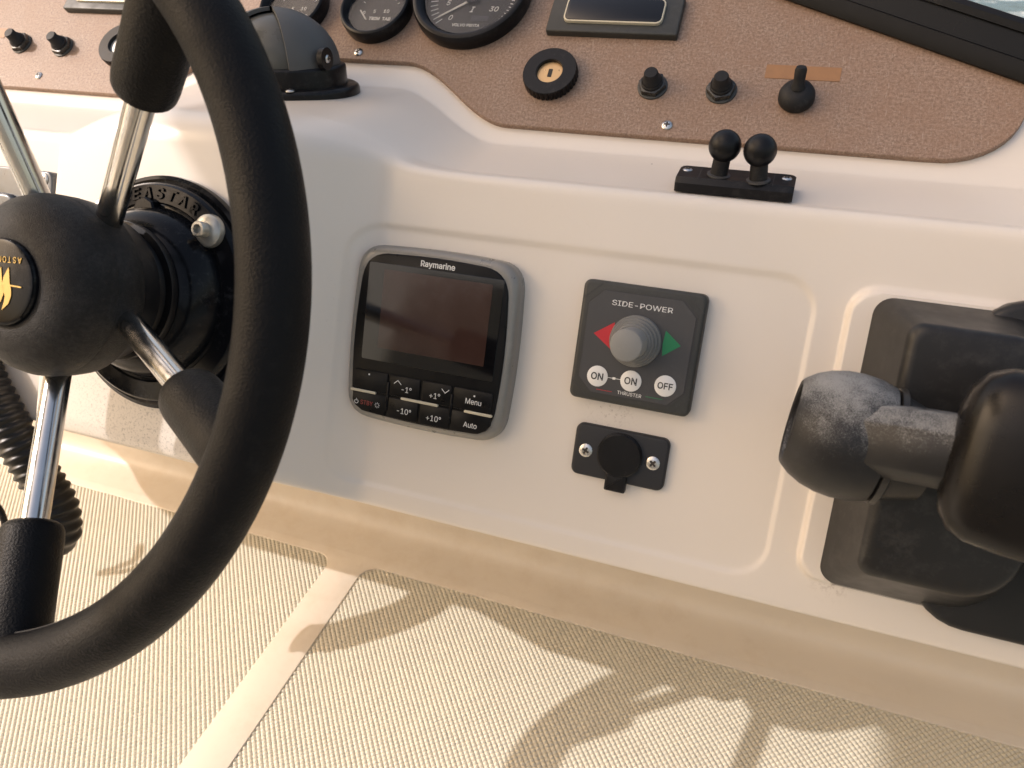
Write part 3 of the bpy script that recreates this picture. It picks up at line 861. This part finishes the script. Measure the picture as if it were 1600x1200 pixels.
# ------------------------------------------------------------------ power socket
S = thing('power_socket', 'small black socket plate with flip cap under the thruster panel', 'socket', FACE @ Matrix.Translation((0.1308, -0.0495, -0.003)))
MB().puck(rrect(0, 0, 0.0580, 0.0328, 0.0046, 5), 0, 0.0062, 0.0016, 3).build('plate', 'socketplate', S)
MB().lathe([(0.0132, 0.006), (0.0138, 0.0068), (0.0138, 0.0088), (0.0128, 0.0098), (0, 0.0101)], 40, Matrix.Translation((0.0003, 0.0012, 0))).build('flip_cap', 'blackplastic', S)
MB().puck(rrect(0.0003, -0.0155, 0.0130, 0.0125, 0.001, 3), 0.004, 0.0092, 0.0012, 3).build('cap_tab', 'blackplastic', S)
screw('screw', S, -0.0210, -0.0002, 0.0061, 0.0042, 0.0012)
screw('screw', S, 0.0207, 0.0003, 0.0061, 0.0042, 0.0012)

# ------------------------------------------------------------------ twin ball mount on the shelf
t = thing('ball_mount', 'black twin ball mount screwed to the shelf above the thruster panel', 'ball mount', Matrix.Translation((0.1690, 0.0745, 0.0937)))
prof = [(-0.012, 0.0), (0.013, 0.0), (0.013, 0.0050), (0.0105, 0.0085), (-0.009, 0.0085), (-0.012, 0.0055)]
b = MB(); L = []
for x_, f_ in ((-0.0335, 0.90), (-0.0320, 0.97), (-0.0300, 1.0), (0.0300, 1.0), (0.0320, 0.97), (0.0335, 0.90)):
    L.append([(x_, y_*f_, z_*(f_ if z_ > 0 else 1)) for y_, z_ in prof])
b.loops(L).build('base', 'blackplastic', t)
for x_ in (-0.0205, 0.0215):
    MB().puck(rrect(x_, 0, 0.0003, 0.020, 0.0001, 2), 0.0080, 0.00862).build('base_seam', 'charcoal', t)
for x_, y_, lean in ((-0.0098, -0.0018, 5), (0.0133, -0.0050, -5)):
    T_ = Matrix.Translation((x_, y_, 0.0075)) @ Matrix.Rotation(R(lean), 4, 'Y')
    st = MB().lathe([(0.0052, 0), (0.0050, 0.004), (0.0049, 0.0125)], 28).build('ball_stem', 'blackmatte', t, T_)
    MB().sphere((0, 0, 0.0185), 0.0092, 36, 20).build('ball', 'blackplastic', st)
    MB().lathe([(0.0052, 0.0006), (0.0068, 0.0008), (0.0068, 0.0018), (0.0052, 0.0022)], 28).build('collar_ring', 'charcoal', st)
for x_ in (-0.0285, 0.0285):
    screw('screw', t, x_, 0.003, 0.0082, 0.0029, 0.0012)

# ------------------------------------------------------------------ helm pump
H = thing('helm_pump', 'round black steering helm pump flange on the pod behind the wheel', 'helm pump', WHEEL)
ZP = -0.1445
MB().lathe([(0.0745, ZP), (0.0750, ZP+0.003), (0.0745, ZP+0.0060), (0.0720, ZP+0.0072), (0.0700, ZP+0.0066), (0.0690, ZP+0.0115), (0.0675, ZP+0.0130), (0.0570, ZP+0.0132), (0.0560, ZP+0.0120), (0.0535, ZP+0.0125)], 96).build('flange', 'blackgloss', H)
MB().lathe([(0.0545, ZP+0.0115), (0.0525, ZP+0.0190), (0.0490, ZP+0.0265), (0.0440, ZP+0.0320), (0.0400, ZP+0.0340), (0.0385, ZP+0.0345)], 72).build('boss', 'blackgloss', H)
MB().lathe([(0.0385, ZP+0.0335), (0.0415, ZP+0.0345), (0.0420, ZP+0.0375), (0.0415, ZP+0.0395), (0.0375, ZP+0.0400), (0.0365, ZP+0.0450)], 64).build('seal_ring', 'blackplastic', H)
# raised lettering bent round the flange
word = 'SEASTAR'
for k, ch in enumerate(word):
    a = R(115-8.55*k)
    rr = 0.0625
    T_ = Matrix.Translation((rr*math.cos(a), rr*math.sin(a), ZP+0.0131)) @ Matrix.Rotation(a-math.pi/2, 4, 'Z')
    o_ = text('raised_letter', ch, 0.0100, 'blackgloss', H, 0, 0, 0, extrude=0.0011, shear=0.15, bold=0.00025)
    o_.matrix_local = T_ @ Matrix.Diagonal((1.12, 1, 1, 1))
for ang in (46, 131, 226):
    a = R(ang); T_ = Matrix.Translation((0.0605*math.cos(a), 0.0605*math.sin(a), ZP+0.0125))
    w = MB().lathe([(0.0100, 0), (0.0104, 0.0015), (0.0098, 0.0042), (0.0075, 0.0060), (0.0050, 0.0064), (0, 0.0064)], 36).build('cup_washer', 'washer', H, T_)
    MB().lathe([(0.0046, 0.006), (0.0048, 0.0120), (0.0043, 0.0128), (0.0028, 0.0129), (0.0026, 0.0095), (0, 0.0095)], 28).build('socket_bolt', 'washer', w)
cp = MB().lathe([(0.0085, 0), (0.0085, 0.005), (0.0075, 0.0062), (0, 0.0064)], 8)
cp.build('filler_cap', 'blackgloss', H, Matrix.Translation((-0.006, 0.0505, ZP+0.0125)), True, 25)

# ------------------------------------------------------------------ steering wheel
W = thing('steering_wheel', 'black leather rimmed steering wheel with polished spokes and domed hub', 'steering wheel', WHEEL)
RR, rt = 0.1864, 0.0147
MB().tube([(RR*math.cos(2*math.pi*k/160), RR*math.sin(2*math.pi*k/160), 0) for k in range(160)], rt, 32, closed=True).build('rim', 'leather', W)
b = MB()
b.tube([((RR-rt*0.99)*math.cos(2*math.pi*k/160), (RR-rt*0.99)*math.sin(2*math.pi*k/160), -0.002) for k in range(160)], 0.0006, 6, closed=True)
b.build('rim_seam', 'blackmatte', W)
SPK = [(119, 106), (56, 51), (-14, -17), (-93, -72), (182, 212)]     # angle at the hub, angle at the rim
for ah, ar in SPK:
    s0 = 0.68 if ah == 182 else 0.585
    a, b_ = R(ah), R(ar)
    p = Vector((0.040*math.cos(a), 0.040*math.sin(a), -0.0725)); q = Vector((RR*math.cos(b_), RR*math.sin(b_), -0.006))
    d = (q-p)
    s_ = MB().tube([tuple(p+d*t_) for t_ in (0, 0.25, 0.5, 0.75, 0.93)], 0.0069, 24).build('spoke', 'chrome', W)
    ts = [s0, s0+0.003, s0+0.012, s0+0.025, s0+0.055, s0+0.11, s0+0.2, 0.93, 0.97]
    rs = [0.0070, 0.0120, 0.0138, 0.0147, 0.0152, 0.0153, 0.0154, 0.0158, 0.0150]
    MB().tube([tuple(p+d*t_) for t_ in ts], rs, 28).build('grip_sleeve', 'leather', W)
MB().lathe([(0.0, -0.0345), (0.0215, -0.0345), (0.0245, -0.0338), (0.0300, -0.0345), (0.0360, -0.0372), (0.0420, -0.0415), (0.0465, -0.0475), (0.0490, -0.0540), (0.0496, -0.0585), (0.0493, -0.0588), (0.0496, -0.0592), (0.0497, -0.0690), (0.0492, -0.0760), (0.0470, -0.0790), (0.0425, -0.0795)], 72).build('hub', 'hub', W)
MB().lathe([(0.0432, -0.0780), (0.0430, -0.0900), (0.0420, -0.0955), (0.0405, -0.0965), (0.0360, -0.0970), (0.0350, -0.1005)], 72).build('hub_collar', 'blackplastic', W)
bd = MB().lathe([(0.0226, -0.0345), (0.0226, -0.0325), (0.0218, -0.0312), (0.0200, -0.0307), (0.0, -0.0303)], 56).build('hub_badge', 'blackgloss', W)
zb = -0.0303
word = 'ASTONDOA'
for k, ch in enumerate(word):
    x_ = 0.0134-0.0034*k
    text('badge_letter', ch, 0.0046, 'gold', bd, x_, 0.0126-0.00022*k, zb-0.0001, extrude=0.0003, rot=math.pi+R(4), sx=0.9)
FL = [(6.6, 8.5), (7.4, 4.2), (8.0, 0.5), (9.3, -2.6), (9.5, -5.9), (8.1, -10.0), (3.8, -13.9), (5.1, -9.3), (5.4, -6.5), (3.9, -3.4), (3.0, -0.2), (3.6, 3.2), (5.1, 5.9)]
for dx, s_ in ((0.0, 1.0), (-5.2, 0.95), (-10.4, 0.9)):
    MB().puck([((x_+dx)*0.001, y_*s_*0.001) for x_, y_ in FL], zb-0.0003, zb+0.0003).build('flame_emblem', 'gold', bd, None, False)
MB().puck(rrect(0.0005, -0.0006, 0.0310, 0.0007, 0.0003, 2), zb-0.0003, zb+0.00035).build('emblem_bar', 'gold', bd, None, False)

# ------------------------------------------------------------------ engine control
K = thing('throttle_control', 'black engine throttle control box with worn lever and rounded grip', 'throttle', FACE)
def hull(name, o0, z0, o1, z1, m, r=0.006, n=5):
    # tapered housing between two outlines of the same vertex count
    b = MB(); L = [[(p[0], p[1], z0) for p in o0]]
    zz = z1-r
    f = (zz-z0)/(z1-z0)
    mid = [(lerp(a[0], c[0], f*0.80), lerp(a[1], c[1], f*0.80)) for a, c in zip(o0, o1)]
    L.append([(p[0], p[1], zz) for p in mid])
    for k in range(1, n+1):
        a = math.pi/2*k/n
        L.append([(lerp(p[0], q[0], 1-math.cos(a)), lerp(p[1], q[1], 1-math.cos(a)), zz+r*math.sin(a)) for p, q in zip(mid, o1)])
    return b.loops(L).build(name, m, K, None, True, 35)
def rr4(x0, x1, y0, y1, rl, rrt, seg=7):
    o = []
    for cx, cy, r, a0 in ((x1-rrt, y1-rrt, rrt, 0), (x0+rl, y1-rl, rl, 90), (x0+rl, y0+rl, rl, 180), (x1-rrt, y0+rrt, rrt, 270)):
        for k in range(seg+1):
            a = R(a0+90*k/seg); o.append((cx+r*math.cos(a), cy+r*math.sin(a)))
    return o
MB().puck(rr4(0.2980, 0.4400, -0.1035, 0.0740, 0.030, 0.030), 0.0015, 0.0130, 0.004, 4).build('base_flange', 'throttlebox', K)
hull('housing', rr4(0.2525, 0.3450, -0.0975, 0.0670, 0.010, 0.030), 0.0030, rr4(0.2715, 0.3340, -0.0640, 0.0525, 0.007, 0.024), 0.0470, 'throttlebox', 0.0060, 6)
hull('second_housing', rr4(0.3530, 0.4350, -0.0975, 0.0670, 0.020, 0.020), 0.0030, rr4(0.3640, 0.4250, -0.0680, 0.0500, 0.014, 0.014), 0.0400, 'throttlebox', 0.006, 6)
# lever: knuckle, arm, grip
KN = Matrix.Translation((0.2405, 0.0015, 0.0725)) @ Matrix.Rotation(R(-6), 4, 'Z') @ Matrix.Rotation(R(-89), 4, 'Y')
kn = MB().lathe([(0.0185, 0.0170), (0.0186, 0.0196), (0.0200, 0.0204), (0.0213, 0.0194), (0.0248, 0.0150), (0.0277, 0.0090), (0.0295, 0.0020), (0.0300, -0.0050), (0.0293, -0.0130), (0.0274, -0.0195), (0.0255, -0.0205)], 48)
kn.lathe([(0.0, 0.0165), (0.0182, 0.0168), (0.0186, 0.0180)], 48)
knuckle = kn.build('lever_knuckle', 'throttle', K, KN)
MB().lathe([(0.0235, -0.0200), (0.0275, -0.0210), (0.0280, -0.0235), (0.0250, -0.0250), (0.0200, -0.0400)], 48).build('knuckle_collar', 'throttlebox', K, KN)
P_ = catmull([Vector(q) for q in ((0.2300, 0.0000, 0.0640), (0.2400, 0.0010, 0.0745), (0.2520, 0.0035, 0.0850), (0.2700, 0.0060, 0.0950), (0.2900, 0.0070, 0.1010), (0.3100, 0.0075, 0.1060))], 6)
b = MB(); L = []
n8 = [(-0.0060, 0.0160), (0.0045, 0.0160), (0.0060, 0.0156), (0.0132, 0.0100), (0.0142, 0.0086), (0.0142, -0.0082), (0.0132, -0.0096), (0.0060, -0.0154), (0.0045, -0.0158), (-0.0060, -0.0158), (-0.0145, -0.0088), (-0.0145, 0.0092)]
for i, p in enumerate(P_):
    d = P_[min(i+1, len(P_)-1)]-P_[max(i-1, 0)]; d.normalize()
    up = Vector((0, 1, 0)); up = (up-d*up.dot(d)).normalized(); sd = d.cross(up)
    t_ = i/(len(P_)-1)
    k_ = 1.0+0.62*max(0, 1-t_/0.55)**2
    L.append([tuple(p+sd*a_*k_+up*c_*k_) for a_, c_ in n8])
b.loops(L).build('lever_arm', 'throttle', K, None, True, 62)
b = MB(); L = []
def sq(rx, ry, n_=40, e=0.62):
    o = []
    for k in range(n_):
        a = 2*math.pi*k/n_; c_, s_ = math.cos(a), math.sin(a)
        o.append((rx*math.copysign(abs(c_)**e, c_), ry*math.copysign(abs(s_)**e, s_)))
    return o
for x_, f_ in ((-0.026, 0.28), (-0.0255, 0.50), (-0.0235, 0.72), (-0.019, 0.88), (-0.012, 0.97), (0.0, 1.0), (0.05, 1.0), (0.075, 0.93), (0.085, 0.7), (0.088, 0.3)):
    L.append([(x_, p[1], p[0]) for p in sq(0.022*f_, 0.0375*f_)])
b.loops(L).build('lever_grip', 'grip', K, Matrix.Translation((0.3070, 0.0085, 0.1060)) @ Matrix.Rotation(R(-3), 4, 'Z') @ Matrix.Rotation(R(-10), 4, 'Y'))

# ------------------------------------------------------------------ fitting left of the pod
t = thing('latch_plate', 'grey metal plate with cross head screws left of the wheel hub', 'plate', FACE @ Matrix.Translation((-0.3570, 0.0470, 0.0)))
MB().puck(rrect(0, 0, 0.0680, 0.0640, 0.006, 4), 0, 0.0075, 0.0015, 3).build('plate', 'fitting', t)
MB().puck(rrect(-0.014, 0.000, 0.030, 0.024, 0.009, 5), 0.0070, 0.0125, 0.003, 4).build('latch', 'fitting', t)
for x_ in (-0.0255, 0.0255):
    screw('screw', t, x_, 0.0260, 0.0074, 0.0046, 0.0014)

# ------------------------------------------------------------------ corrugated hose
def px(x, y, d): return Vector((0.2027, -0.3824, 0.2602))+c_right*((x-800)/1200*d)+c_down*((y-600)/1200*d)+c_fwd*d
ctrl = [Vector((-0.470, 0.060, 0.010)), Vector((-0.420, 0.000, -0.030)), Vector((-0.392, -0.045, -0.062)), Vector((-0.362, -0.064, -0.098)), Vector((-0.341, -0.073, -0.136)), Vector((-0.327, -0.078, -0.172)),
        Vector((-0.326, -0.086, -0.196)), Vector((-0.337, -0.089, -0.206)), Vector((-0.350, -0.086, -0.212))]
pts = catmull(ctrl, 60)
# resample evenly so the ribs stay regular
acc = [0]
for i in range(1, len(pts)): acc.append(acc[-1]+(pts[i]-pts[i-1]).length)
step = 0.0011; path = []; rad = []; k = 0; s_ = 0.0
while s_ < acc[-1]:
    while acc[k+1] < s_: k += 1
    path.append(pts[k]+(pts[k+1]-pts[k])*((s_-acc[k])/(acc[k+1]-acc[k])))
    rad.append(0.0158+0.0013*math.cos(2*math.pi*s_/0.0074)); s_ += step
hs = MB().tube(path, rad, 24).build('corrugated_hose', 'hose', None, None, True, 80)
tag(hs, 'black corrugated hose looping below the wheel hub', 'hose')
cb = MB().tube([tuple(p) for p in catmull([px(-120, 700, 0.78), px(-60, 740, 0.78), px(-5, 790, 0.78), px(14, 832, 0.785), px(40, 850, 0.79), px(70, 838, 0.79), px(95, 815, 0.80), px(110, 790, 0.81)], 12)], 0.0034, 10).build('thin_cable', 'hose')
tag(cb, 'thin black cable hanging beside the corrugated hose', 'cable')

# ------------------------------------------------------------------ added awning, out of view, sized only to shade the console's right side
cz = 1.15
cx0 = 0.350+SUN.x/SUN.z*(cz-ZF); cx1 = cx0+0.74; ya, yb = -1.30, 0.12
t = thing('sun_block_awning', 'added unseen cream canvas awning on steel tubes, keeps sun off the console', 'awning')
b = MB(); L = []
for i in range(13):
    y_ = ya+(yb-ya)*i/12
    L.append([(cx0+(cx1-cx0)*k/20, y_, cz+0.06*math.sin(math.pi*k/20)) for k in range(21)])
L2 = [[(p[0], p[1], p[2]+0.003) for p in r_] for r_ in L]
b.loops(L, False, False, False); b.loops(L2, False, False, False)
b.build('canvas', 'canvas', t)
for y_ in (ya+0.02, yb-0.02):
    arc = [(cx0+(cx1-cx0)*k/20, y_, cz-0.014+0.06*math.sin(math.pi*k/20)) for k in range(21)]
    arc = [(cx0, y_, ZF)]+arc
    MB().tube(arc, 0.0125, 12).build('frame_tube', 'chrome', t)


# ------------------------------------------------------------------ added bench, out of view, cuts low sky light from aft
t = thing('sky_block_bench', 'added unseen cream bench facing the console, blocks low light from aft', 'bench', Matrix.Translation((-0.05, -1.02, ZF)))
MB().puck(rrect(0, 0, 1.25, 0.46, 0.05), 0.0022, 0.34, 0.015, 3).build('bench_base', 'gel', t)
MB().puck(rrect(0, 0.01, 1.28, 0.50, 0.07), 0.34, 0.45, 0.04, 5).build('cushion', 'canvas', t)
MB().puck(rrect(0, 0, 1.28, 0.12, 0.05), 0.0, 0.52, 0.05, 5).build('back_cushion', 'canvas', t, Matrix.Translation((0, -0.22, 0.42)) @ Matrix.Rotation(R(8), 4, 'X'))
